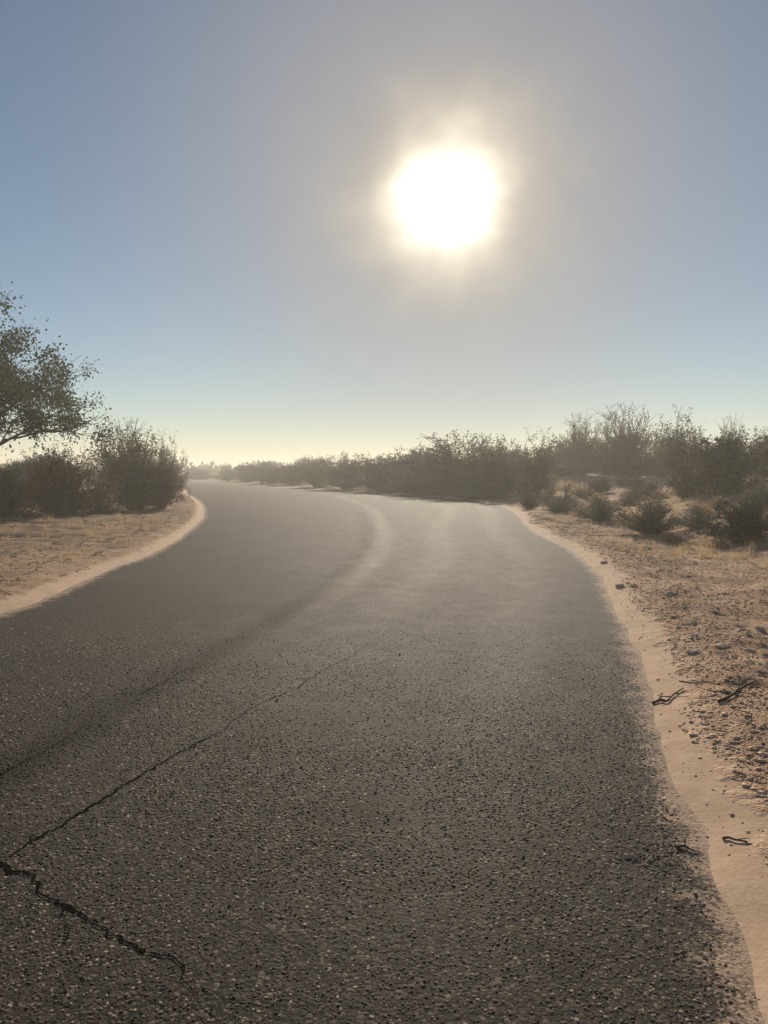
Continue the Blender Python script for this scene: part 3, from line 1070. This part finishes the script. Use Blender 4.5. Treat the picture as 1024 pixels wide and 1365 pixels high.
# the large tree on the left: trunk, limbs, clumped leaves with gaps
def grow_tree(seed, h, reach):
    r = np.random.default_rng(seed)
    B = Build()
    ends = []

    def limb(p, d, L, rad, level):
        n_ = 7
        pts = [p]
        for i in range(1, n_):
            d = d + r.normal(0, .13, 3) + np.array([0, 0, .03])
            d = d / np.linalg.norm(d)
            pts.append(pts[-1] + d * L / (n_ - 1))
        pts = np.array(pts)
        B.add(*tube(pts, np.linspace(rad, rad * .5, n_), 7 if level < 2 else 4))
        if level >= 4:
            ends.append(pts[3:])
            return
        for k in range([4, 4, 4, 4][level]):
            s = int(r.integers(3, n_)) if level else int(r.integers(4, n_))
            az = r.uniform(0, 6.283)
            dd = d * r.uniform(.3, .8) + np.array([math.cos(az), math.sin(az), r.uniform(-.25, .5)]) * r.uniform(.6, 1.0)
            dd /= np.linalg.norm(dd)
            limb(pts[s], dd, L * r.uniform(.55, .8), rad * .5, level + 1)
    for k in range(3):
        az = k * 2.1 + .4
        limb(np.array([math.cos(az) * .10, math.sin(az) * .10, -.1]), np.array([math.cos(az) * .35, math.sin(az) * .35, 1.0]), h * .33, .10, 0)
    pts = np.concatenate(ends)
    e = np.array([x[-1] for x in ends])
    return B.out(), ends


(tv, tf), ends = grow_tree(23, 7.0, 3.4)
allp = np.concatenate(ends)
lo, hi = allp.min(0), allp.max(0)
print('tree span', lo, hi, len(ends))
r = np.random.default_rng(5)
lp = []
for e in ends:
    if r.random() < .34:
        continue
    m = int(r.integers(70, 150))
    k = r.integers(0, len(e), m)
    q = r.normal(0, .11, (m, 3))
    if r.random() < .45:
        q[:, 2] -= r.random(m) * r.uniform(.2, .9)
    lp.append(e[k] + q)
lp = np.concatenate(lp)
lv, lf, lt = leaf_quads(lp, .055, 41, .2)
tb = Vector((*flat(-92, 700), 0))
tb.z = height1(tb.x, tb.y)
tree = empty('mesquite_tree', tb)
link_mesh('trunk', tv, tf, M_BARK, tree, smooth=True)
cr = link_mesh('crown', lv, lf, M_MESQ, tree)
cr.data.attributes.new('tint', 'FLOAT', 'POINT').data.foreach_set('value', lt.astype(np.float32))
tree.scale = (1.3, 1.3, 1.32)
tag(tree, 'large dark leafy tree reaching in at the left edge', 'tree')

# dry grass on the banks
gp, gs = [], []
for cx, cy, n_, sp in [(930, 742, 260, 1.1), (880, 735, 160, .9), (1005, 750, 200, .8), (812, 722, 110, .8), (770, 700, 110, .9), (960, 690, 500, 1.6), (860, 680, 500, 1.8), (780, 678, 400, 1.8), (1000, 660, 600, 2.5), (900, 660, 500, 2.5),
                       (60, 735, 420, 1.6), (120, 712, 500, 1.8), (200, 697, 360, 1.4), (20, 760, 260, 1.2), (30, 705, 400, 2.2), (980, 668, 180, 1.8)]:
    g = ground_at(cx, cy)
    for _ in range(n_ // 12):
        x, y = g.x + rnd.gauss(0, sp), g.y + rnd.gauss(0, sp)
        if float(out_of_road(np.array([x]), np.array([y]))[0][0]) < .6:
            continue
        z = height1(x, y)
        s = rnd.uniform(.08, .26)
        for _ in range(16):
            gp.append((x + rnd.gauss(0, .04), y + rnd.gauss(0, .04), z))
            gs.append((rnd.gauss(0, .45) * s, rnd.gauss(0, .45) * s, s * rnd.uniform(.6, 1.2)))
gp, gs = np.array(gp), np.array(gs)
wv = np.cross(gs, rng.normal(size=gs.shape))
wv = wv / (np.linalg.norm(wv, axis=1)[:, None] + 1e-9) * .004
v = np.stack([gp - wv, gp + wv, gp + gs], 1).reshape(-1, 3)
dg = link_mesh('dry_grass', v, np.arange(len(v)).reshape(-1, 3), M_STRAW)
dg.data.attributes.new('tint', 'FLOAT', 'POINT').data.foreach_set('value', np.repeat(rng.random(len(gp)), 3).astype(np.float32))
tag(dg, 'short dry straw tufts scattered over both banks', kind='stuff')

# ------------------------------------------------------------------ dusty air
HX = 2750
hv = [(x, y, z) for z in (-6.0, 9.5) for x, y in ((-HX, -2150), (HX, -2150), (HX, HX), (-HX, HX))]
hf = [(3, 2, 1, 0), (4, 5, 6, 7), (0, 1, 5, 4), (1, 2, 6, 5), (2, 3, 7, 6), (3, 0, 4, 7)]
hm = bpy.data.materials.new('dusty_air')
hm.use_nodes = True
ht = hm.node_tree
ht.nodes.clear()
pv = ht.nodes.new('ShaderNodeVolumePrincipled')
pv.inputs['Color'].default_value = (.98, .96, .88, 1)
pv.inputs['Density'].default_value = 0.0025
pv.inputs['Anisotropy'].default_value = 0.36
ho = ht.nodes.new('ShaderNodeOutputMaterial')
ht.links.new(pv.outputs[0], ho.inputs['Volume'])
haze = link_mesh('haze', hv, hf, hm)
tag(haze, 'thin dusty haze in the low sun', kind='stuff')
